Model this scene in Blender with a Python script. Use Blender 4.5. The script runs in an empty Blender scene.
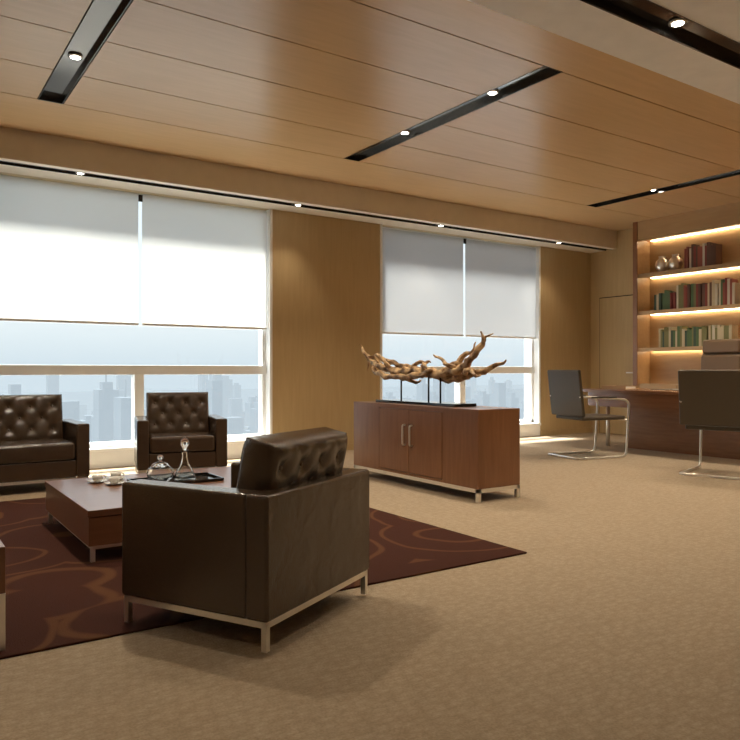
import bpy, bmesh, math, random
from mathutils import Vector, Matrix, noise
random.seed(7)
S=bpy.context.scene
COL=S.collection
# ---------------------------------------------------------------- materials
def newmat(name):
    m=bpy.data.materials.new(name); m.use_nodes=True
    nt=m.node_tree; b=nt.nodes['Principled BSDF']
    return m,nt,b
def basic(name,col,rough=.5,metal=0,spec=.5,bump=0,bscale=60,coat=0,bump2=0,b2scale=6):
    m,nt,b=newmat(name)
    b.inputs['Base Color'].default_value=(*col,1); b.inputs['Roughness'].default_value=rough
    b.inputs['Metallic'].default_value=metal; b.inputs['Specular IOR Level'].default_value=spec
    b.inputs['Coat Weight'].default_value=coat
    n=nt.nodes.new('ShaderNodeTexNoise'); n.inputs['Scale'].default_value=bscale
    tc=nt.nodes.new('ShaderNodeTexCoord'); nt.links.new(tc.outputs['Object'],n.inputs['Vector'])
    last=None
    if bump:
        bp=nt.nodes.new('ShaderNodeBump'); bp.inputs['Strength'].default_value=bump; bp.inputs['Distance'].default_value=.004
        nt.links.new(n.outputs['Fac'],bp.inputs['Height']); last=bp
        nt.links.new(bp.outputs['Normal'],b.inputs['Normal'])
    if bump2:
        n2=nt.nodes.new('ShaderNodeTexNoise'); n2.inputs['Scale'].default_value=b2scale; n2.inputs['Detail'].default_value=2; n2.inputs['Distortion'].default_value=.4
        nt.links.new(tc.outputs['Object'],n2.inputs['Vector'])
        b2=nt.nodes.new('ShaderNodeBump'); b2.inputs['Strength'].default_value=bump2; b2.inputs['Distance'].default_value=.03
        nt.links.new(n2.outputs['Fac'],b2.inputs['Height'])
        if last: nt.links.new(last.outputs['Normal'],b2.inputs['Normal'])
        nt.links.new(b2.outputs['Normal'],b.inputs['Normal'])
    mx=nt.nodes.new('ShaderNodeMix'); mx.data_type='RGBA'; mx.inputs['Factor'].default_value=1
    mx.inputs[6].default_value=(*[c*.93 for c in col],1); mx.inputs[7].default_value=(*[min(1,c*1.07) for c in col],1)
    nt.links.new(n.outputs['Fac'],mx.inputs['Factor']); nt.links.new(mx.outputs[2],b.inputs['Base Color'])
    return m
def wood(name,c1,c2,rough=.35,stretch=(1,12,12),scale=2.5,coat=.0,spec=.5):
    m,nt,b=newmat(name)
    tc=nt.nodes.new('ShaderNodeTexCoord'); mp=nt.nodes.new('ShaderNodeMapping'); mp.inputs['Scale'].default_value=stretch
    nt.links.new(tc.outputs['Object'],mp.inputs['Vector'])
    n=nt.nodes.new('ShaderNodeTexNoise'); n.inputs['Scale'].default_value=scale; n.inputs['Detail'].default_value=6; n.inputs['Distortion'].default_value=.6
    n2=nt.nodes.new('ShaderNodeTexNoise'); n2.inputs['Scale'].default_value=.9; n2.inputs['Detail'].default_value=2
    nt.links.new(mp.outputs[0],n.inputs['Vector']); nt.links.new(tc.outputs['Object'],n2.inputs['Vector'])
    ad=nt.nodes.new('ShaderNodeMath'); ad.operation='ADD'
    nt.links.new(n.outputs['Fac'],ad.inputs[0]); nt.links.new(n2.outputs['Fac'],ad.inputs[1])
    r=nt.nodes.new('ShaderNodeValToRGB'); r.color_ramp.elements[0].position=.35; r.color_ramp.elements[1].position=.65
    r.color_ramp.elements[0].color=(*c1,1); r.color_ramp.elements[1].color=(*c2,1)
    hf=nt.nodes.new('ShaderNodeMath'); hf.operation='MULTIPLY'; hf.inputs[1].default_value=.5
    nt.links.new(ad.outputs[0],hf.inputs[0]); nt.links.new(hf.outputs[0],r.inputs[0]); nt.links.new(r.outputs[0],b.inputs['Base Color'])
    b.inputs['Roughness'].default_value=rough; b.inputs['Coat Weight'].default_value=coat; b.inputs['Coat Roughness'].default_value=.15
    b.inputs['Specular IOR Level'].default_value=spec
    return m
def emis(name,col,s):
    m,nt,b=newmat(name); b.inputs['Base Color'].default_value=(*col,1)
    b.inputs['Emission Color'].default_value=(*col,1); b.inputs['Emission Strength'].default_value=s
    return m
M={}
M['ceilwood']=wood('maple_ceiling_veneer',(.56,.36,.175),(.64,.425,.22),.28,(1,9,9))
M['wallwood']=wood('maple_wall_veneer',(.48,.345,.175),(.55,.405,.215),.4,(10,10,.8))
M['shelfwood']=wood('bookcase_veneer',(.42,.27,.13),(.50,.33,.17),.4,(8,1,8))
M['cabinet']=wood('cherry_veneer',(.20,.082,.034),(.28,.125,.056),.3,(14,14,1.2),coat=.2)
M['table']=wood('cherry_veneer_horizontal',(.16,.062,.027),(.23,.095,.042),.28,(1.2,14,14),coat=.3)
M['desk']=wood('desk_veneer',(.19,.078,.034),(.27,.12,.055),.25,(12,1.2,12),coat=.3)
M['cream']=basic('painted_plaster',(.76,.69,.58),.7,bscale=8)
M['soffit']=basic('painted_plaster_white',(.90,.88,.84),.7,bscale=8)
M['white']=basic('painted_frame',(.92,.92,.90),.4,bscale=5)
M['leather']=basic('brown_leather',(.060,.036,.021),.22,bump=.3,bscale=160,spec=.85,bump2=.22,b2scale=8)
M['leather2']=basic('dark_leather_desk_chair',(.065,.048,.030),.38,bump=.2,bscale=150)
M['leather3']=basic('tan_leather',(.15,.095,.055),.33,bump=.2,bscale=150)
M['chrome']=basic('brushed_steel',(.84,.81,.75),.28,metal=.82,bscale=30)
M['black']=basic('black_gloss',(.012,.011,.01),.08,spec=.7)
M['slot']=basic('black_mirror_slot',(.12,.11,.10),.10,spec=1.0,metal=.8)
M['darkgap']=basic('dark_gap',(.01,.008,.006),.8)
def driftmat():
    m,nt,b=newmat('driftwood'); tc=nt.nodes.new('ShaderNodeTexCoord'); n=nt.nodes.new('ShaderNodeTexNoise'); n.inputs['Scale'].default_value=16; n.inputs['Detail'].default_value=5
    nt.links.new(tc.outputs['Object'],n.inputs[0]); r=nt.nodes.new('ShaderNodeValToRGB'); r.color_ramp.elements[0].position=.38; r.color_ramp.elements[1].position=.62
    r.color_ramp.elements[0].color=(.20,.10,.04,1); r.color_ramp.elements[1].color=(.62,.42,.22,1)
    nt.links.new(n.outputs['Fac'],r.inputs[0]); nt.links.new(r.outputs[0],b.inputs['Base Color']); b.inputs['Roughness'].default_value=.5
    bp=nt.nodes.new('ShaderNodeBump'); bp.inputs['Strength'].default_value=1; bp.inputs['Distance'].default_value=.012
    nt.links.new(n.outputs['Fac'],bp.inputs['Height']); nt.links.new(bp.outputs[0],b.inputs['Normal']); return m
M['drift']=driftmat()
M['ceramic']=basic('white_porcelain',(.75,.73,.68),.2)
M['silver']=basic('hammered_silver',(.80,.76,.70),.3,metal=.9,bump=1,bscale=25)
M['lamp']=emis('lamp_glow',(1,.95,.85),40)
M['led']=emis('led_strip_warm',(1,.80,.52),24)
def glassmat(name,col=(1,1,1),ior=1.45,rough=0):
    m,nt,b=newmat(name); b.inputs['Base Color'].default_value=(*col,1); b.inputs['Transmission Weight'].default_value=1
    b.inputs['Roughness'].default_value=rough; b.inputs['IOR'].default_value=ior; return m
M['glass']=glassmat('crystal_glass',(.95,.93,.88))
def panemat():
    m=bpy.data.materials.new('window_pane'); m.use_nodes=True; nt=m.node_tree; nt.nodes.clear()
    o=nt.nodes.new('ShaderNodeOutputMaterial'); t=nt.nodes.new('ShaderNodeBsdfTransparent'); t.inputs[0].default_value=(.93,.96,.97,1)
    g=nt.nodes.new('ShaderNodeBsdfGlossy'); g.inputs['Roughness'].default_value=.02
    mx=nt.nodes.new('ShaderNodeMixShader'); mx.inputs[0].default_value=.04
    nt.links.new(t.outputs[0],mx.inputs[1]); nt.links.new(g.outputs[0],mx.inputs[2]); nt.links.new(mx.outputs[0],o.inputs[0]); return m
M['pane']=panemat()
def blindmat(name,tc,dc,fac):
    m=bpy.data.materials.new(name); m.use_nodes=True; nt=m.node_tree; nt.nodes.clear()
    o=nt.nodes.new('ShaderNodeOutputMaterial'); t=nt.nodes.new('ShaderNodeBsdfTranslucent'); t.inputs[0].default_value=(*tc,1)
    g=nt.nodes.new('ShaderNodeBsdfDiffuse'); g.inputs[0].default_value=(*dc,1)
    w=nt.nodes.new('ShaderNodeTexNoise'); w.inputs['Scale'].default_value=400
    bp=nt.nodes.new('ShaderNodeBump'); bp.inputs['Strength'].default_value=.1; nt.links.new(w.outputs['Fac'],bp.inputs['Height']); nt.links.new(bp.outputs[0],g.inputs['Normal'])
    mx=nt.nodes.new('ShaderNodeMixShader'); mx.inputs[0].default_value=fac
    nt.links.new(g.outputs[0],mx.inputs[1]); nt.links.new(t.outputs[0],mx.inputs[2]); nt.links.new(mx.outputs[0],o.inputs[0]); return m
M['blind']=blindmat('roller_blind_fabric',(.96,.95,.92),(.85,.85,.84),.62)
M['blind2']=blindmat('roller_blind_fabric_grey',(.86,.86,.86),(.6,.62,.64),.42)
def carpet():
    m,nt,b=newmat('loop_carpet'); tc=nt.nodes.new('ShaderNodeTexCoord')
    v=nt.nodes.new('ShaderNodeTexVoronoi'); v.inputs['Scale'].default_value=44; v.inputs['Randomness'].default_value=.6
    mp=nt.nodes.new('ShaderNodeMapping'); mp.inputs['Scale'].default_value=(.5,1,1); mp.inputs['Rotation'].default_value=(0,0,.12)
    nt.links.new(tc.outputs['Object'],mp.inputs[0]); nt.links.new(mp.outputs[0],v.inputs['Vector'])
    n=nt.nodes.new('ShaderNodeTexNoise'); n.inputs['Scale'].default_value=120; n.inputs['Detail'].default_value=3; nt.links.new(tc.outputs['Object'],n.inputs[0])
    a=nt.nodes.new('ShaderNodeMath'); a.operation='MULTIPLY_ADD'; a.inputs[1].default_value=-.5
    nt.links.new(v.outputs['Distance'],a.inputs[0]); nt.links.new(n.outputs['Fac'],a.inputs[2])
    r=nt.nodes.new('ShaderNodeValToRGB'); r.color_ramp.elements[0].position=.05; r.color_ramp.elements[1].position=.6
    r.color_ramp.elements[0].color=(.33,.25,.165,1); r.color_ramp.elements[1].color=(.47,.375,.265,1)
    nt.links.new(a.outputs[0],r.inputs[0]); nt.links.new(r.outputs[0],b.inputs['Base Color'])
    bp=nt.nodes.new('ShaderNodeBump'); bp.inputs['Strength'].default_value=.65; bp.inputs['Distance'].default_value=.007
    nt.links.new(a.outputs[0],bp.inputs['Height']); nt.links.new(bp.outputs[0],b.inputs['Normal'])
    b.inputs['Roughness'].default_value=.85; b.inputs['Specular IOR Level'].default_value=.2; return m
M['carpet']=carpet()
def rugmat():
    m,nt,b=newmat('patterned_rug'); tc=nt.nodes.new('ShaderNodeTexCoord')
    n0=nt.nodes.new('ShaderNodeTexNoise'); n0.inputs['Scale'].default_value=1.5
    nt.links.new(tc.outputs['Object'],n0.inputs[0])
    mv=nt.nodes.new('ShaderNodeMix'); mv.data_type='VECTOR'; mv.inputs[0].default_value=.16
    nt.links.new(tc.outputs['Object'],mv.inputs[4]); nt.links.new(n0.outputs['Color'],mv.inputs[5])
    v=nt.nodes.new('ShaderNodeTexVoronoi'); v.inputs['Scale'].default_value=1.6
    nt.links.new(mv.outputs[1],v.inputs['Vector'])
    s=nt.nodes.new('ShaderNodeMath'); s.operation='MULTIPLY'; s.inputs[1].default_value=24; nt.links.new(v.outputs['Distance'],s.inputs[0])
    si=nt.nodes.new('ShaderNodeMath'); si.operation='SINE'; nt.links.new(s.outputs[0],si.inputs[0])
    r=nt.nodes.new('ShaderNodeValToRGB'); e=r.color_ramp.elements
    e[0].position=.84; e[0].color=(.058,.021,.014,1); e[1].position=.98; e[1].color=(.110,.048,.022,1)
    nt.links.new(si.outputs[0],r.inputs[0])
    nt.links.new(r.outputs[0],b.inputs['Base Color'])
    n=nt.nodes.new('ShaderNodeTexNoise'); n.inputs['Scale'].default_value=180; nt.links.new(tc.outputs['Object'],n.inputs[0])
    bp=nt.nodes.new('ShaderNodeBump'); bp.inputs['Strength'].default_value=.6; bp.inputs['Distance'].default_value=.006
    nt.links.new(n.outputs['Fac'],bp.inputs['Height']); nt.links.new(bp.outputs[0],b.inputs['Normal'])
    b.inputs['Roughness'].default_value=.9; b.inputs['Specular IOR Level'].default_value=.08; return m
M['rug']=rugmat()
def citymat():
    m,nt,b=newmat('facade_painted_haze'); g=nt.nodes.new('ShaderNodeNewGeometry'); sp=nt.nodes.new('ShaderNodeSeparateXYZ')
    nt.links.new(g.outputs['Position'],sp.inputs[0])
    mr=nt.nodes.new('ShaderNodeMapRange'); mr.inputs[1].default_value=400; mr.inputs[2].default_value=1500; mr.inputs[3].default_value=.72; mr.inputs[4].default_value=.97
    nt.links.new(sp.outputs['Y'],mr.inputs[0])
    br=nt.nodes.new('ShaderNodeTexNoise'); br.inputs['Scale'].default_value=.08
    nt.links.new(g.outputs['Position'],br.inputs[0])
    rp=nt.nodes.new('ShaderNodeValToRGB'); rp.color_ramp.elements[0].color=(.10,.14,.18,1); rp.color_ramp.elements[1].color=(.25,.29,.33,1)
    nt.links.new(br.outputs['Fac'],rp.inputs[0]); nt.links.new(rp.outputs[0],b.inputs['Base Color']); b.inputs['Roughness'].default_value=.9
    em=nt.nodes.new('ShaderNodeEmission'); em.inputs[0].default_value=(.72,.80,.86,1); em.inputs[1].default_value=1.0  # aerial haze painted into the facades as pale blue emission, stronger with distance
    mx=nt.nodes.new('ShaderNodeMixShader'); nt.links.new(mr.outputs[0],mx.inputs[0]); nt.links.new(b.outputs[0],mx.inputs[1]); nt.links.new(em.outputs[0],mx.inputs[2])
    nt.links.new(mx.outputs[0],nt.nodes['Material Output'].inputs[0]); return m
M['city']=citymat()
# ---------------------------------------------------------------- mesh helpers
def empty(name,loc=(0,0,0),rz=0):
    e=bpy.data.objects.new(name,None); COL.objects.link(e); e.location=loc; e.rotation_euler=(0,0,rz); e.empty_display_size=.2; return e
def link(name,me,mat,parent=None,loc=(0,0,0),rot=(0,0,0),smooth=False):
    o=bpy.data.objects.new(name,me); COL.objects.link(o)
    if mat is not None:
        for mm in (mat if isinstance(mat,list) else [mat]): me.materials.append(mm)
    if parent: o.parent=parent
    o.location=loc; o.rotation_euler=rot
    if smooth:
        for p in me.polygons: p.use_smooth=True
    return o
def addbox(bm,a,b,mi=0,mat=None):
    vs=[]
    for x in (a[0],b[0]):
        for y in (a[1],b[1]):
            for z in (a[2],b[2]):
                v=Vector((x,y,z)); 
                if mat: v=mat@v
                vs.append(bm.verts.new(v))
    for f in ((0,1,3,2),(4,6,7,5),(0,4,5,1),(2,3,7,6),(0,2,6,4),(1,5,7,3)):
        fc=bm.faces.new([vs[i] for i in f]); fc.material_index=mi
def boxes(name,lst,mat,parent=None,bevel=0,seg=2,loc=(0,0,0),rot=(0,0,0)):
    bm=bmesh.new()
    for t in lst: addbox(bm,*t)
    bmesh.ops.recalc_face_normals(bm,faces=bm.faces)
    me=bpy.data.meshes.new(name); bm.to_mesh(me); bm.free()
    o=link(name,me,mat,parent,loc,rot)
    if bevel:
        md=o.modifiers.new('bevel','BEVEL'); md.width=bevel; md.segments=seg; md.limit_method='ANGLE'
        for p in me.polygons: p.use_smooth=True
        wn=o.modifiers.new('wn','WEIGHTED_NORMAL')
    return o
def tube(name,pts,r,mat,parent=None,seg=10,fillet=0,sub=0,rough=0,closed=False,loc=(0,0,0)):
    pts=[Vector(p) for p in pts]; rs=r if isinstance(r,(list,tuple)) else [r]*len(pts)
    if fillet:
        np_=[];nr=[]
        n=len(pts)
        for i,p in enumerate(pts):
            if (i in (0,n-1)) and not closed: np_.append(p); nr.append(rs[i]); continue
            a=pts[(i-1)%n]; c=pts[(i+1)%n]; da=(a-p); dc=(c-p); L=min(fillet,da.length*.45,dc.length*.45)
            A=p+da.normalized()*L; C=p+dc.normalized()*L
            for k in range(7):
                t=k/6; np_.append((1-t)**2*A+2*t*(1-t)*p+t*t*C); nr.append(rs[i])
        pts,rs=np_,nr
    if sub:
        np_=[];nr=[]; n=len(pts)
        for i in range(n-1):
            p0=pts[max(0,i-1)];p1=pts[i];p2=pts[i+1];p3=pts[min(n-1,i+2)]
            for k in range(sub):
                t=k/sub
                np_.append(.5*((2*p1)+(p2-p0)*t+(2*p0-5*p1+4*p2-p3)*t*t+(3*p1-p0-3*p2+p3)*t**3)); nr.append(rs[i]*(1-t)+rs[i+1]*t)
        np_.append(pts[-1]); nr.append(rs[-1]); pts,rs=np_,nr
    if rough:
        pts=[p+Vector((noise.noise(p*11),noise.noise(p*11+Vector((9,3,1))),noise.noise(p*11+Vector((2,7,5)))))*.026 for p in pts]
    bm=bmesh.new(); rings=[]; n=len(pts)
    prev=None
    for i in range(n):
        if closed: T=(pts[(i+1)%n]-pts[(i-1)%n])
        else: T=pts[min(n-1,i+1)]-pts[max(0,i-1)]
        T.normalize()
        if prev is None:
            up=Vector((0,0,1)) if abs(T.z)<.9 else Vector((1,0,0)); N=T.cross(up).normalized()
        else:
            N=(prev-T*prev.dot(T)).normalized()
        prev=N; B=T.cross(N); ring=[]
        for k in range(seg):
            a=2*math.pi*k/seg; d=N*math.cos(a)+B*math.sin(a); rr=rs[i]
            if rough: 
                q=pts[i]*12+d*1.4; rr*=1+rough*noise.noise(q)+rough*.5*noise.noise(q*2.3)
            ring.append(bm.verts.new(pts[i]+d*rr))
        rings.append(ring)
    m=n if closed else n-1
    for i in range(m):
        A=rings[i];Bq=rings[(i+1)%n]
        for k in range(seg): bm.faces.new((A[k],A[(k+1)%seg],Bq[(k+1)%seg],Bq[k]))
    if not closed: bm.faces.new(rings[0][::-1]); bm.faces.new(rings[-1])
    bmesh.ops.recalc_face_normals(bm,faces=bm.faces)
    me=bpy.data.meshes.new(name); bm.to_mesh(me); bm.free()
    return link(name,me,mat,parent,loc,smooth=True)
def lathe(name,prof,mat,parent=None,loc=(0,0,0),seg=32):
    bm=bmesh.new(); rings=[]
    for r,z in prof:
        rings.append([bm.verts.new((r*math.cos(2*math.pi*k/seg),r*math.sin(2*math.pi*k/seg),z)) for k in range(seg)])
    for i in range(len(rings)-1):
        for k in range(seg): bm.faces.new((rings[i][k],rings[i][(k+1)%seg],rings[i+1][(k+1)%seg],rings[i+1][k]))
    bm.faces.new(rings[0][::-1]); bm.faces.new(rings[-1])
    bmesh.ops.recalc_face_normals(bm,faces=bm.faces)
    me=bpy.data.meshes.new(name); bm.to_mesh(me); bm.free()
    return link(name,me,mat,parent,loc,smooth=True)
def tufted(name,w,h,t,cu,cv,mat,parent,loc,rot,amp=.02):
    """upholstered pad: width x, height z, thickness y; diamond tufting both sides"""
    nx=int(w/.01); nz=int(h/.01); bm=bmesh.new(); G=[]
    pts=[]
    for p in range(-20,40):
        for q in range(-20,40):
            u=(p+q)/2/cu; v=(p-q)/2/cv
            if .04<u<.96 and .06<v<.94: pts.append((u,v))
    def disp(i,j):
        u=i/nx; v=j/nz; a=u*cu+v*cv; b=u*cu-v*cv
        q=math.sqrt(abs(math.sin(math.pi*a)*math.sin(math.pi*b)))
        dm=min(((u-pu)*w)**2+((v-pv)*h)**2 for pu,pv in pts)
        dim=math.exp(-dm/(2*.020**2))
        e=min(1,min(u,1-u)*w/.05)*1.0; f=min(1,min(v,1-v)*h/.05)
        ed=math.sqrt(max(0,1-(1-e)**2))*math.sqrt(max(0,1-(1-f)**2))
        return (t/2-.028)+.028*ed+(amp*.35*(q-.75)-amp*dim)*ed
    D=[[disp(i,j) for j in range(nz+1)] for i in range(nx+1)]
    for s in (-1,1):
        g=[[bm.verts.new(((i/nx-.5)*w,s*D[i][j],(j/nz)*h)) for j in range(nz+1)] for i in range(nx+1)]; G.append(g)
        for i in range(nx):
            for j in range(nz): bm.faces.new((g[i][j],g[i+1][j],g[i+1][j+1],g[i][j+1]))
    bd=[(i,0) for i in range(nx)]+[(nx,j) for j in range(nz)]+[(i,nz) for i in range(nx,0,-1)]+[(0,j) for j in range(nz,0,-1)]
    for k in range(len(bd)):
        a=bd[k]; b=bd[(k+1)%len(bd)]
        bm.faces.new((G[0][a[0]][a[1]],G[0][b[0]][b[1]],G[1][b[0]][b[1]],G[1][a[0]][a[1]]))
    for u,v in pts:
        for s in (-1,1):
            mt=Matrix.Translation(((u-.5)*w,s*(t/2-amp*1.1),v*h))@Matrix.Diagonal((1,.5,1,1))
            bmesh.ops.create_uvsphere(bm,u_segments=10,v_segments=6,radius=.011,matrix=mt)
    bmesh.ops.recalc_face_normals(bm,faces=bm.faces)
    me=bpy.data.meshes.new(name); bm.to_mesh(me); bm.free()
    return link(name,me,mat,parent,loc,rot,smooth=True)
# ---------------------------------------------------------------- room shell
X0,X1=-4.0,9.4; Y0,YW=-2.0,7.6; ZC=3.15; ZS=2.875; YB=7.1; YS=2.75
boxes('floor',[((X0-.2,Y0-.2,-.2),(X1+.2,YW+.35,0))],M['carpet'])
wins=[(-3.78,-.82),(.72,3.75),(5.28,8.24)]
zb,zt=.2,ZS
piers=[(X0,-3.78),(-.82,.72),(3.75,5.28),(8.24,X1+.2)]
wl=[((a,YW,0),(b,YW+.3,ZC+.3)) for a,b in piers]
wl+= [((a,YW,ZS),(b,YW+.3,ZC+.3)) for a,b in wins]
boxes('wall_north',wl,M['wallwood'])
boxes('wall_east',[((X1,Y0-.2,0),(X1+.2,YW,ZC+.3))],M['wallwood'])
boxes('wall_west',[((X0-.2,Y0-.2,0),(X0,YW+.3,ZC+.3))],M['wallwood'])
boxes('wall_south',[((X0,Y0-.2,0),(X1,Y0,ZC+.3))],M['cream'])
boxes('trim_1',[((3.75,YW-.012,0),(5.28,YW,.08)),((8.24,YW-.012,0),(X1,YW,.08)),((-.82,YW-.012,0),(.72,YW,.08))],M['wallwood'])
for n,(a,b) in enumerate(wins,1):
    w=empty('window_%d'%n,((a+b)/2,YW,0)); hw=(b-a)/2
    fr=[((-hw,0,0),(hw,.3,zb-.04)),((-hw,-.02,zb-.04),(hw,.3,zb)),
        ((-hw,.1,zb),(hw,.2,zb+.05)),((-hw,.1,zt-.06),(hw,.2,zt)),
        ((-hw,-.01,zb),(-hw+.035,.3,zt)),((hw-.035,-.01,zb),(hw,.3,zt)),
        ((-hw+.035,.1,zb),(-hw+.08,.2,zt)),((hw-.08,.1,zb),(hw-.035,.2,zt)),
        ((-hw,.08,.95),(hw,.2,1.05)),((-.05,.08,zb),(.05,.2,.95))]
    boxes('frame',fr,M['white'],w,bevel=.004)
    boxes('glass_pane',[((-hw+.05,.145,zb+.03),(hw-.05,.155,zt-.03))],M['pane'],w)
    bm_=M['blind2'] if n==3 else M['blind']
    boxes('roller_blind_fabric',[((-hw+.045,.05,1.49),(-.02,.054,zt-.03)),((.02,.05,1.49),(hw-.045,.054,zt-.03))],bm_,w)
    boxes('roller_blind_bar',[((-hw+.045,.042,1.47),(-.02,.062,1.495)),((.02,.042,1.47),(hw-.045,.062,1.495))],M['white'],w,bevel=.003)
    boxes('roller_blind_bracket',[((-.02,.03,zt-.10),(.02,.045,zt-.03))],M['darkgap'],w)
# ceiling
boxes('ceiling',[((X0-.2,Y0-.2,ZC+.16),(X1+.2,YW+.3,ZC+.3))],M['darkgap'])
slotsX=[-2.4,1.1,3.96,7.7]; hw=.09; g=.006
rows=[YS-.1,3.53,4.2,4.87,5.54,6.21,YB]
pl=[]
for i in range(len(rows)-1):
    ya,yb=rows[i]+(g if i else 0),rows[i+1]-g
    if 1<=i<=4:
        xs=[X0]+[v for s in slotsX for v in (s-hw,s+hw)]+[X1]
        for k in range(0,len(xs),2): pl.append(((xs[k],ya,ZC),(xs[k+1],yb,ZC+.03)))
    else: pl.append(((X0,ya,ZC),(X1,yb,ZC+.03)))
boxes('ceiling_wood_panels',pl,M['ceilwood'])
sl=[]
for s in slotsX:
    sl+=[((s-hw,3.53,ZC+.04),(s+hw,6.21,ZC+.05)),((s-hw-.01,3.53,ZC),(s-hw+.004,6.21,ZC+.05)),((s+hw-.004,3.53,ZC),(s+hw+.01,6.21,ZC+.05)),
         ((s-hw,3.52,ZC),(s+hw,3.534,ZC+.05)),((s-hw,6.206,ZC),(s+hw,6.22,ZC+.05))]
boxes('trim_ceiling_slots',sl,M['slot'])
boxes('ceiling_bulkhead_north',[((X0,YB,ZS),(X1,YB+.09,ZC+.1)),((X0,YB+.09,ZS+.07),(X1,YB+.2,ZC+.1)),((X0,YB+.2,ZS),(X1,YW,ZC+.1))],M['cream'])
boxes('trim_bulkhead_slot',[((X0,YB+.09,ZS+.012),(X1,YB+.2,ZS+.022)),((X0,YB+.085,ZS-.003),(X1,YB+.093,ZS+.02)),((X0,YB+.197,ZS-.003),(X1,YB+.205,ZS+.02))],M['slot'])
boxes('ceiling_bulkhead_south',[((X0,2.42,ZS),(X1,YS,ZC+.1)),((X0,2.24,ZS+.09),(X1,2.42,ZC+.1)),((X0,Y0,ZS),(X1,2.24,ZC+.1))],M['soffit'])
boxes('trim_south_slot',[((X0,2.24,ZS+.04),(X1,2.42,ZS+.05)),((X0,2.235,ZS-.004),(X1,2.245,ZS+.045)),((X0,2.415,ZS-.004),(X1,2.425,ZS+.045))],M['slot'])
# door in east wall
d=empty('door_1',(X1,7.08,0))
boxes('leaf',[((-.016,-.36,.01),(-.005,.33,2.13))],M['wallwood'],d)
boxes('gap',[((-.004,-.375,.005),(-.001,.345,2.145))],M['darkgap'],d)
boxes('handle',[((-.06,-.31,.95),(-.045,-.19,.97)),((-.06,-.31,.95),(-.014,-.29,.97))],M['chrome'],d)
# downlights
def downlight(x,y,z,e=45,ang=95,blend=.7,r=.032,col=(1,.86,.67)):
    p=empty('recessed_downlight',(x,y,z))
    lathe('lens',[(.001,-.013),(r,-.013),(r,-.004),(.001,-.004)],M['lamp'],p,seg=20)
    lathe('trim_ring',[(r,-.0),(r+.016,-.0),(r+.016,-.011),(r,-.012)],M['chrome'],p,seg=20)
    L=bpy.data.lights.new('bulb','SPOT'); L.energy=e; L.spot_size=math.radians(ang); L.spot_blend=blend; L.color=col; L.shadow_soft_size=.05
    lo=bpy.data.objects.new('bulb',L); COL.objects.link(lo); lo.parent=p; lo.location=(0,0,-.03)
en={-2.4:50,1.1:110,3.96:128,7.7:125}
for sx in slotsX:
    for y in (4.15,5.3): downlight(sx,y,ZC+.038,e=en[sx],ang=118)
for x in (-2.8,-.6,1.55,3.9,6.0,8.25): downlight(x,YB+.145,ZS+.012,e=18,ang=90,r=.026)
for x,ee in ((-1.5,35),(1.2,40),(3.61,95),(6.0,120),(8.4,120)): downlight(x,2.33,ZS+.038,e=ee,ang=125)
# ---------------------------------------------------------------- rug
boxes('area_rug',[((-2.2,2.77,0),(2.9,6.05,.010))],M['rug'],bevel=.004)
# ---------------------------------------------------------------- lounge seating
def lounge(name,W,D,loc,rz,cu,seats=1,ch=.41,amp=.020):
    e=empty(name,loc,rz); a=.105; z0=.105; zt=.55
    L=M['leather']
    boxes('arm_left',[((-W/2,-D/2,z0),(-W/2+a,D/2-.09,zt))],L,e,bevel=.014,seg=3)
    boxes('arm_right',[((W/2-a,-D/2,z0),(W/2,D/2-.09,zt))],L,e,bevel=.014,seg=3)
    boxes('back_shell',[((-W/2,D/2-.10,z0),(W/2,D/2,zt))],L,e,bevel=.014,seg=3)
    boxes('seat_base',[((-W/2+a,-D/2+.01,z0),(W/2-a,D/2-.1,.25))],L,e,bevel=.01)
    iw=(W-2*a-.006)/seats
    for s in range(seats):
        cx=-W/2+a+.003+iw*(s+.5)
        boxes('seat_cushion_%d'%(s+1),[((cx-iw/2+.003,-D/2-.005,.252),(cx+iw/2-.003,D/2-.2,.40))],L,e,bevel=.03,seg=4)
        tufted('back_cushion_%d'%(s+1),iw-.006 if seats>1 else iw,ch,.17,cu,2,L,e,(cx,D/2-.19,.37),(math.radians(-12),0,0),amp)
    m=[]; b=.022; zi=.105
    m+=[((-W/2+.01,-D/2+.01,zi-b),(W/2-.01,-D/2+.01+b,zi)),((-W/2+.01,D/2-.01-b,zi-b),(W/2-.01,D/2-.01,zi)),
        ((-W/2+.01,-D/2+.01,zi-b),(-W/2+.01+b,D/2-.01,zi)),((W/2-.01-b,-D/2+.01,zi-b),(W/2-.01,D/2-.01,zi))]
    for sx in (-1,1):
        for sy in (-1,1):
            x=sx*(W/2-.021); y=sy*(D/2-.021); m.append(((x-.011,y-.011,0),(x+.011,y+.011,zi)))
    boxes('steel_base',m,M['chrome'],e)
    return e
lounge('leather_armchair',.78,.70,(1.276,2.765,.011),math.radians(208.5),4,ch=.365,amp=.014)
lounge('leather_armchair',.80,.70,(2.33,6.70,.0),math.radians(-14),4)
lounge('leather_sofa',1.62,.74,(.62,6.70,.0),0,4,seats=2)
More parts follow.
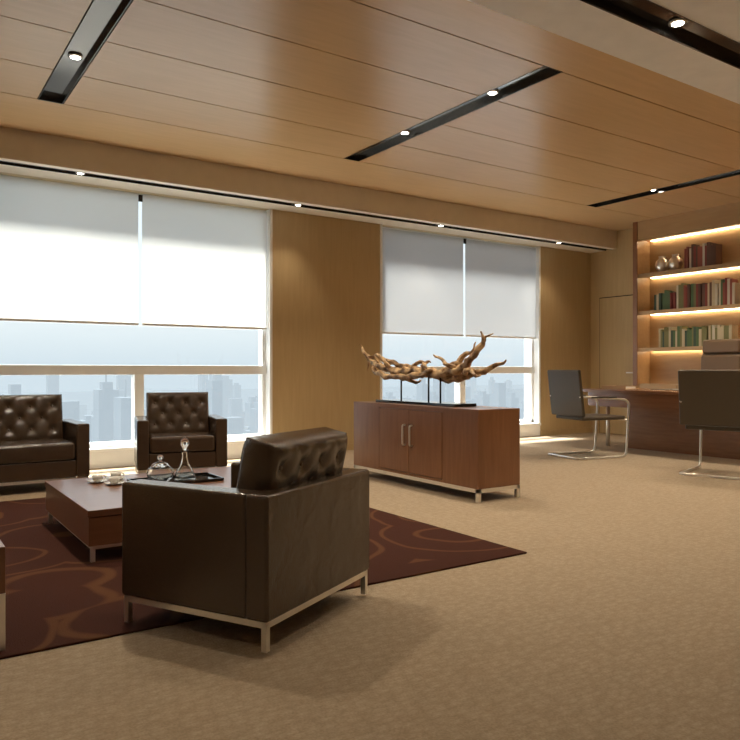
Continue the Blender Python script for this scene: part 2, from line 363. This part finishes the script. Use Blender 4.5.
# ---------------------------------------------------------------- tables
def lowtable(name,xa,xb,ya,yb,zt,z0=.010):
    e=empty(name,((xa+xb)/2,(ya+yb)/2,z0)); w=(xb-xa)/2; dd=(yb-ya)/2; h=zt-z0
    boxes('top',[((-w,-dd,h-.035),(w,dd,h))],M['table'],e,bevel=.003)
    boxes('body',[((-w+.006,-dd+.006,.085),(w-.006,dd-.006,h-.037))],M['table'],e,bevel=.002)
    m=[]; b=.02
    m+=[((-w+.02,-dd+.02,.085-b),(w-.02,-dd+.02+b,.085)),((-w+.02,dd-.02-b,.085-b),(w-.02,dd-.02,.085)),((-w+.02,-dd+.02,.085-b),(-w+.02+b,dd-.02,.085)),((w-.02-b,-dd+.02,.085-b),(w-.02,dd-.02,.085))]
    for sx in (-1,1):
        for sy in (-1,1):
            x=sx*(w-.03);y=sy*(dd-.03); m.append(((x-.011,y-.011,0),(x+.011,y+.011,.085)))
    boxes('steel_base',m,M['chrome'],e)
    return e
lowtable('coffee_table',.86,2.15,3.85,5.05,.28)
e=empty('side_table',(-.014,3.18,.010))
boxes('top',[((-.36,-.35,.20),(.368,.35,.365))],M['table'],e,bevel=.003)
m=[]
for x in (-.36,.333):
    for y in (-.35,.315): m.append(((x,y,0),(x+.035,y+.035,.2)))
m+=[((-.325,-.35,.165),(.333,-.315,.2)),((-.325,.315,.165),(.333,.35,.2)),((-.36,-.315,.165),(-.325,.315,.2)),((.333,-.315,.165),(.368,.315,.2))]
boxes('steel_base',m,M['chrome'],e)
t=empty('serving_tray',(1.56,4.56,.28))
boxes('plate',[((-.27,-.15,0),(.27,.15,.008))],M['black'],t,bevel=.003)
boxes('rim',[((-.27,-.15,.008),(.27,-.14,.02)),((-.27,.14,.008),(.27,.15,.02)),((-.27,-.14,.008),(-.26,.14,.02)),((.26,-.14,.008),(.27,.14,.02))],M['black'],t)
c=empty('glass_decanter',(1.62,4.56,.289))
lathe('body',[(.02,.0),(.066,.0),(.072,.012),(.055,.05),(.026,.10),(.018,.14),(.018,.175),(.027,.19),(.023,.19),(.014,.175),(.014,.14),(.022,.10),(.050,.05),(.064,.016),(.02,.006)],M['glass'],c)
lathe('stopper',[(.002,.18),(.013,.185),(.013,.2),(.027,.225),(.027,.245),(.013,.272),(.002,.278)],M['glass'],c)
c=empty('glass_candy_jar',(1.45,4.53,.289))
lathe('body',[(.02,0),(.05,0),(.056,.008),(.078,.03),(.085,.06),(.075,.085),(.055,.1),(.051,.1),(.069,.083),(.079,.06),(.072,.033),(.02,.01)],M['glass'],c)
lathe('lid',[(.002,.1),(.057,.101),(.045,.118),(.014,.13),(.009,.14),(.02,.153),(.016,.17),(.002,.176)],M['glass'],c)
for k,(x,y) in enumerate(((1.13,4.80),(1.26,4.86),(1.20,4.66))):
    c=empty('tea_cup',(x,y,.28))
    lathe('saucer',[(.002,.002),(.03,0),(.06,.008),(.062,.012),(.03,.006),(.002,.006)],M['ceramic'],c,seg=24)
    lathe('cup',[(.002,.007),(.02,.007),(.03,.02),(.036,.045),(.033,.045),(.027,.022),(.002,.012)],M['ceramic'],c,seg=24)
    tube('handle',[(.033,0,.04),(.05,0,.036),(.048,0,.02),(.028,0,.018)],.004,M['ceramic'],c,seg=6,sub=4)
# ---------------------------------------------------------------- sideboard
e=empty('sideboard_cabinet',(3.92,4.895,0))
hx,hy=.22,.865
boxes('carcass',[((-hx+.02,-hy,.10),(hx,hy,.70))],M['cabinet'],e,bevel=.003)
boxes('face_frame',[((-hx,-hy,.665),(-hx+.02,hy,.70)),((-hx,-hy,.10),(-hx+.02,hy,.12)),((-hx,-hy,.12),(-hx+.02,-hy+.42,.665)),((-hx,hy-.42,.12),(-hx+.02,hy,.665))],M['cabinet'],e)
boxes('doors',[((-hx-.002,-hy+.426,.126),(-hx+.019,-.002,.661)),((-hx-.002,.002,.126),(-hx+.019,hy-.426,.661))],M['cabinet'],e,bevel=.002)
for s in (-1,1):
    tube('door_handle',[(-hx,s*.05,.36),(-hx-.03,s*.05,.36),(-hx-.03,s*.05,.53),(-hx,s*.05,.53)],.008,M['chrome'],e,seg=8,fillet=.012)
m=[];b=.03
m+=[((-hx,-hy,.07),(hx,-hy+b,.10)),((-hx,hy-b,.07),(hx,hy,.10)),((-hx,-hy,.07),(-hx+b,hy,.10)),((hx-b,-hy,.07),(hx,hy,.10))]
for x in (-hx,hx-b):
    for y in (-hy,hy-b): m.append(((x,y,0),(x+b,y+b,.07)))
boxes('steel_base',m,M['chrome'],e)
# driftwood
e=empty('driftwood_sculpture',(3.92,4.92,.70))
o=Vector((3.92,4.92,.70))
boxes('plinth',[((-.12,-.50,0),(.12,.62,.025))],M['black'],e,bevel=.003)
for y in (.38,-.02,-.18): tube('support_rod',[(0,y,.025),(0,y,.27)],.008,M['black'],e,seg=8)
br=[([(5.99,1.26,.0),(5.94,1.17,.02),(5.83,1.09,.03),(5.62,1.03,.0),(5.35,.985,.0),(5.05,.985,.0),(4.75,.97,.0),(4.52,1.0,.0),(4.36,1.08,-.02),(4.24,1.16,-.03),(4.20,1.22,-.03),(4.22,1.30,-.03)],[.006,.018,.03,.036,.042,.048,.05,.045,.034,.028,.02,.007]),
 ([(4.95,.96,.02),(4.7,.945,.05),(4.4,.96,.06),(4.2,1.01,.06),(4.10,1.05,.07),(4.04,1.09,.07)],[.03,.042,.036,.026,.018,.007]),
 ([(5.9,1.13,.02),(5.78,1.14,.06),(5.62,1.10,.07),(5.40,1.05,.06),(5.2,1.01,.04)],[.008,.02,.026,.03,.03]),
 ([(5.75,1.06,.0),(5.70,1.00,-.05),(5.55,.96,-.06),(5.3,.94,-.05),(5.0,.95,-.04),(4.8,.99,-.04)],[.008,.022,.03,.034,.035,.02]),
 ([(4.62,1.0,.0),(4.52,1.08,.03),(4.46,1.13,.05),(4.40,1.15,.06),(4.36,1.22,.06)],[.035,.03,.02,.014,.006]),
 ([(4.3,1.12,-.03),(4.25,1.20,-.01),(4.20,1.25,0),(4.10,1.28,.0)],[.02,.018,.013,.005]),
 ([(4.45,.98,0),(4.3,1.0,-.06),(4.2,.96,-.1),(4.12,.95,-.1)],[.03,.022,.014,.006]),
 ([(5.15,1.0,0),(5.08,1.05,.02),(4.98,1.07,.03),(4.9,1.06,.03)],[.03,.022,.016,.006]),
 ([(5.45,.99,0),(5.5,1.06,-.04),(5.56,1.12,-.05),(5.6,1.15,-.05)],[.026,.02,.014,.005]),
 ([(5.86,1.1,.02),(5.9,1.04,.04),(5.93,1.0,.04)],[.02,.012,.005]),
 ([(4.85,.97,.02),(4.82,.92,.07),(4.74,.9,.09),(4.66,.92,.1)],[.03,.022,.016,.006]),
 ([(5.3,.98,0),(5.25,.92,.03),(5.16,.90,.05),(5.1,.92,.06)],[.03,.024,.016,.006]),
 ([(4.55,1.0,0),(4.6,1.06,-.05),(4.68,1.09,-.06),(4.74,1.13,-.06)],[.03,.022,.014,.005]),
 ([(5.7,1.04,.02),(5.66,1.09,-.02),(5.7,1.15,-.03)],[.022,.014,.005]),
 ([(4.9,.97,0),(4.93,1.03,-.04),(4.86,1.05,-.08),(4.8,1.02,-.1)],[.034,.03,.022,.008])]
for k,(pts,rs) in enumerate(br):
    tube('branch_%d'%(k+1),[(dx,y-o.y,z-o.z) for y,z,dx in pts],[r*.8 for r in rs],M['drift'],e,seg=14,sub=10,rough=.6)
# ---------------------------------------------------------------- desk
def slabshape(hx,hy,n=64,ex=3.2):
    out=[]
    for k in range(n):
        a=2*math.pi*k/n; ca,sa=math.cos(a),math.sin(a)
        out.append((hx*math.copysign(abs(ca)**(2/ex),ca),hy*math.copysign(abs(sa)**(2/ex),sa)))
    return out
def prism(name,outline,z0,z1,mat,parent,bevel=0):
    bm=bmesh.new(); A=[bm.verts.new((x,y,z0)) for x,y in outline]; B=[bm.verts.new((x,y,z1)) for x,y in outline]; n=len(A)
    for k in range(n): bm.faces.new((A[k],A[(k+1)%n],B[(k+1)%n],B[k]))
    bm.faces.new(A[::-1]); bm.faces.new(B)
    bmesh.ops.recalc_face_normals(bm,faces=bm.faces)
    me=bpy.data.meshes.new(name); bm.to_mesh(me); bm.free(); o=link(name,me,mat,parent)
    if bevel:
        md=o.modifiers.new('b','BEVEL'); md.width=bevel; md.segments=2; md.limit_method='ANGLE'; md.angle_limit=math.radians(50)
    return o
e=empty('executive_desk',(7.92,5.0,0))
prism('top',slabshape(.48,1.42),.715,.755,M['desk'],e,.006)
prism('apron',slabshape(.42,1.33),.54,.715,M['desk'],e)
boxes('modesty_panel',[((-.02,-.80,.0),(.02,.80,.54))],M['desk'],e)
boxes('pedestal_1',[((.02,.35,0),(.32,.80,.54))],M['desk'],e,bevel=.004)
boxes('pedestal_2',[((.02,-.80,0),(.32,-.35,.54))],M['desk'],e,bevel=.004)
tube('steel_leg_1',[(0,1.12,0),(0,1.12,.54)],.025,M['chrome'],e,seg=16)
tube('steel_leg_2',[(0,-1.12,0),(0,-1.12,.54)],.025,M['chrome'],e,seg=16)
e=empty('desk_blotter',(8.05,5.1,.755)); boxes('pad',[((-.2,-.33,0),(.25,.33,.008))],M['leather2'],e,bevel=.003)
boxes('paper',[((-.1,-.15,.008),(.18,.1,.014))],M['ceramic'],e)
e=empty('desk_document_tray',(7.95,5.95,.755)); boxes('tray',[((-.14,-.18,0),(.14,.18,.006)),((-.14,-.18,.006),(-.13,.18,.04)),((.13,-.18,.006),(.14,.18,.04)),((-.13,.17,.006),(.13,.18,.04))],M['shelfwood'],e); boxes('papers',[((-.11,-.15,.006),(.11,.14,.03))],M['ceramic'],e)
# ---------------------------------------------------------------- cantilever chairs
def visitor(loc,rz):
    e=empty('cantilever_chair',loc,rz); W=.27; yf=-.36; yb=.26; r=.0125
    for n,s in (('left',-1),('right',1)):
        x=s*W
        tube('frame_'+n,[(x,yb+.05,.70),(x,yb-.12,.695),(x,yf+.03,.66),(x,yf-.02,.62),(x,yf+.02,.0125),(x,yb-.02,.0125)],r,M['chrome'],e,seg=10,fillet=.07)
    tube('frame_crossbar',[(-W,yb-.02,.0125),(-W,yb+.09,.0125),(W,yb+.09,.0125),(W,yb-.02,.0125)],r,M['chrome'],e,seg=10,fillet=.07)
    tube('seat_rail',[(-W,yf+.012,.43),(W,yf+.012,.43)],r*.8,M['chrome'],e,seg=8)
    boxes('seat',[((-W+.02,yf+.01,.43),(W-.02,yb-.01,.475))],M['leather2'],e,bevel=.016,seg=3)
    boxes('backrest',[((-W-.02,-.018,0),(W+.02,.022,.53))],M['leather2'],e,bevel=.014,seg=3,loc=(0,yb+.0,.475),rot=(math.radians(-7),0,0))
    boxes('arm_pads',[((-W-.018,-.2,.683),(-W+.018,yb-.1,.70)),((W-.018,-.2,.683),(W+.018,yb-.1,.70))],M['leather2'],e,bevel=.006)
visitor((6.77,5.53,0),math.radians(90-12))
visitor((6.70,3.88,0),math.radians(90+16))
# executive chair
e=empty('executive_office_chair',(8.70,5.14,0),math.radians(-90))
L3=M['leather3']
boxes('seat',[((-.27,-.26,.44),(.27,.20,.53))],L3,e,bevel=.035,seg=4)
boxes('back_shell',[((-.28,.0,0),(.28,.055,.86))],L3,e,bevel=.026,seg=4,loc=(0,.20,.54),rot=(math.radians(-3),0,0))
boxes('back_pad',[((-.27,-.05,0),(.27,.02,.66))],L3,e,bevel=.03,seg=5,loc=(0,.20,.54),rot=(math.radians(-3),0,0))
boxes('head_pad',[((-.25,-.06,.672),(.25,.02,.85))],L3,e,bevel=.03,seg=5,loc=(0,.20,.54),rot=(math.radians(-3),0,0))
for s in (-1,1):
    tube('armrest_%d'%(1 if s<0 else 2),[(s*.30,.2,.70),(s*.31,-.18,.68),(s*.30,-.2,.5),(s*.2,-.05,.45)],.018,M['chrome'],e,fillet=.06)
tube('gas_lift',[(0,0,.1),(0,0,.45)],.03,M['chrome'],e,seg=14)
for k in range(5):
    a=k*2*math.pi/5+.3; tube('base_arm_%d'%(k+1),[(0,0,.11),(.26*math.cos(a),.26*math.sin(a),.075)],[.026,.015],M['chrome'],e)
    lathe('caster_%d'%(k+1),[(.002,0),(.02,.004),(.028,.028),(.02,.052),(.002,.056)],M['black'],e,(.26*math.cos(a),.26*math.sin(a),0),seg=14)
# ---------------------------------------------------------------- bookcase
BX0,BX1=9.08,9.4; BY0,BY1=2.78,6.5
e=empty('bookcase',(0,0,0))
sh=[.80,1.32,1.85,2.39]
bl=[((BX0-.02,BY1,0),(BX1-.002,BY1+.05,ZC)),((BX0-.02,BY0,0),(BX1-.002,BY0+.04,ZC)),((BX1-.03,BY0+.04,.0),(BX1-.002,BY1,ZC-.0)),
    ((BX0-.02,BY0+.04,2.90),(BX1-.03,BY1,ZC)),((BX0,BY0+.04,.0),(BX1-.03,BY1,.80))]
for z in sh[1:]: bl.append(((BX0,BY0+.04,z-.035),(BX1-.03,BY1,z))); bl.append(((BX0,BY0+.04,z-.055),(BX0+.012,BY1,z-.035)))
bl.append(((BX0-.01,4.60,.8),(BX1-.03,4.65,2.9))); bl.append(((BX0-.01,BY0+.04,2.87),(BX0+.012,BY1,2.9)))
boxes('carcass',bl,M['shelfwood'],e)
boxes('edge_trim',[((BX0-.035,BY1-.015,0),(BX0-.02,BY1+.055,ZC-.0))],M['cabinet'],e)
boxes('drawer_gaps',[((BX0-.002,y,.06),(BX0+.001,y+.006,.78)) for y in (3.4,4.0,4.6,5.25,5.87)],M['darkgap'],e)
led=[]
for z in (1.32-.035,1.85-.035,2.39-.035,2.90):
    for ya,yb in ((BY0+.08,4.57),(4.68,BY1-.04)): led.append(((BX1-.06,ya,z-.010),(BX1-.045,yb,z-.001)))
boxes('led_strips',led,M['led'],e)
bc=[(.20,.035,.025),(.26,.07,.04),(.08,.13,.05),(.48,.40,.26),(.11,.05,.03),(.05,.08,.05),(.52,.47,.36),(.17,.16,.06)]
bmats=[basic('book_cloth_%d'%i,c,.6) for i,c in enumerate(bc)]
bm=bmesh.new()
def bookrow(ya,yb,z,pal,hmin,hmax):
    y=yb
    while y>ya:
        w=random.uniform(.022,.042); h=random.uniform(hmin,hmax); dp=random.uniform(.13,.16)
        addbox(bm,(BX0+.06,y-w+.001,z),(BX0+.06+dp,y,z+h),random.choice(pal)); y-=w
        if random.random()<.04: y-=.02
bookrow(5.38,5.80,2.39,[0,1,4,6,4],.27,.33)
bookrow(5.95,6.27,1.85,[2,0,5,2,3],.22,.30)
bookrow(5.12,5.92,1.85,[0,1,2,7,4,6,3],.28,.36)
bookrow(5.15,5.45,1.32,[3,6,7],.24,.28); bookrow(5.5,6.2,1.32,[2,7,3,5,7],.22,.29)
for z in sh[1:]: bookrow(3.1,4.3,z,[0,2,3,4,6,7],.24,.34)
bookrow(4.75,4.95,1.85,[0,1],.3,.33)
bmesh.ops.recalc_face_normals(bm,faces=bm.faces)
me=bpy.data.meshes.new('books'); bm.to_mesh(me); bm.free(); link('books',me,bmats)
for y in (6.2,5.99):
    c=empty('ornamental_vase',(BX0+.15,y,2.39))
    lathe('body',[(.002,0),(.045,0),(.05,.01),(.085,.06),(.098,.11),(.085,.165),(.05,.20),(.045,.22),(.055,.235),(.048,.235),(.038,.22),(.04,.2),(.002,.19)],M['silver'],c)
# ---------------------------------------------------------------- exterior
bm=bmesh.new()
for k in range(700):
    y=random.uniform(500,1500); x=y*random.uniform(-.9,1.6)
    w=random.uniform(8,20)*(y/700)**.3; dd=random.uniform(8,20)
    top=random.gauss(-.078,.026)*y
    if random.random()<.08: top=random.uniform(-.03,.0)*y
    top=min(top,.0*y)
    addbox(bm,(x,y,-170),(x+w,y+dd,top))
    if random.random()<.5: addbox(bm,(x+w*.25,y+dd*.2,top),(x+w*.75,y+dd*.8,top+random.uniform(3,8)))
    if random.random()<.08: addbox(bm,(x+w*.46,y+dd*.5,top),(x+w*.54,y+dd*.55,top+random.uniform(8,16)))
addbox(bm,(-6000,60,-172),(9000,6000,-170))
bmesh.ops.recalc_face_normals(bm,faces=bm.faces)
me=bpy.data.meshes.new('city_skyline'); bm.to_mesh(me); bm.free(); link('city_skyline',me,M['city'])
W=bpy.data.worlds.new('sky'); S.world=W; W.use_nodes=True; nt=W.node_tree; bg=nt.nodes['Background']
tc=nt.nodes.new('ShaderNodeTexCoord'); sp=nt.nodes.new('ShaderNodeSeparateXYZ'); nt.links.new(tc.outputs['Generated'],sp.inputs[0])
r=nt.nodes.new('ShaderNodeValToRGB'); nt.links.new(sp.outputs['Z'],r.inputs[0]); el=r.color_ramp.elements
el[0].position=0; el[0].color=(.60,.67,.72,1); el[1].position=1; el[1].color=(.5,.62,.85,1)
x=el.new(.06); x.color=(.76,.80,.81,1); x=el.new(.3); x.color=(.85,.92,.98,1)
nt.links.new(r.outputs[0],bg.inputs[0]); bg.inputs[1].default_value=1.35
L=bpy.data.lights.new('sun','SUN'); L.energy=26; L.angle=math.radians(10); L.color=(1,.96,.90)
so=bpy.data.objects.new('sun',L); COL.objects.link(so)
el_=math.radians(64); az=math.radians(20)
dirv=Vector((math.sin(az)*math.cos(el_),-math.cos(az)*math.cos(el_),-math.sin(el_)))
so.rotation_euler=dirv.to_track_quat('-Z','Y').to_euler(); so.location=(-20,40,60)
# ---------------------------------------------------------------- camera
cam=bpy.data.cameras.new('camera'); cam.lens=35; cam.sensor_width=36; cam.clip_end=10000
co=bpy.data.objects.new('camera',cam); COL.objects.link(co); co.location=(0,0,1.0)
co.rotation_euler=(math.radians(90),0,math.radians(-34)); S.camera=co
S.view_settings.view_transform='Standard'
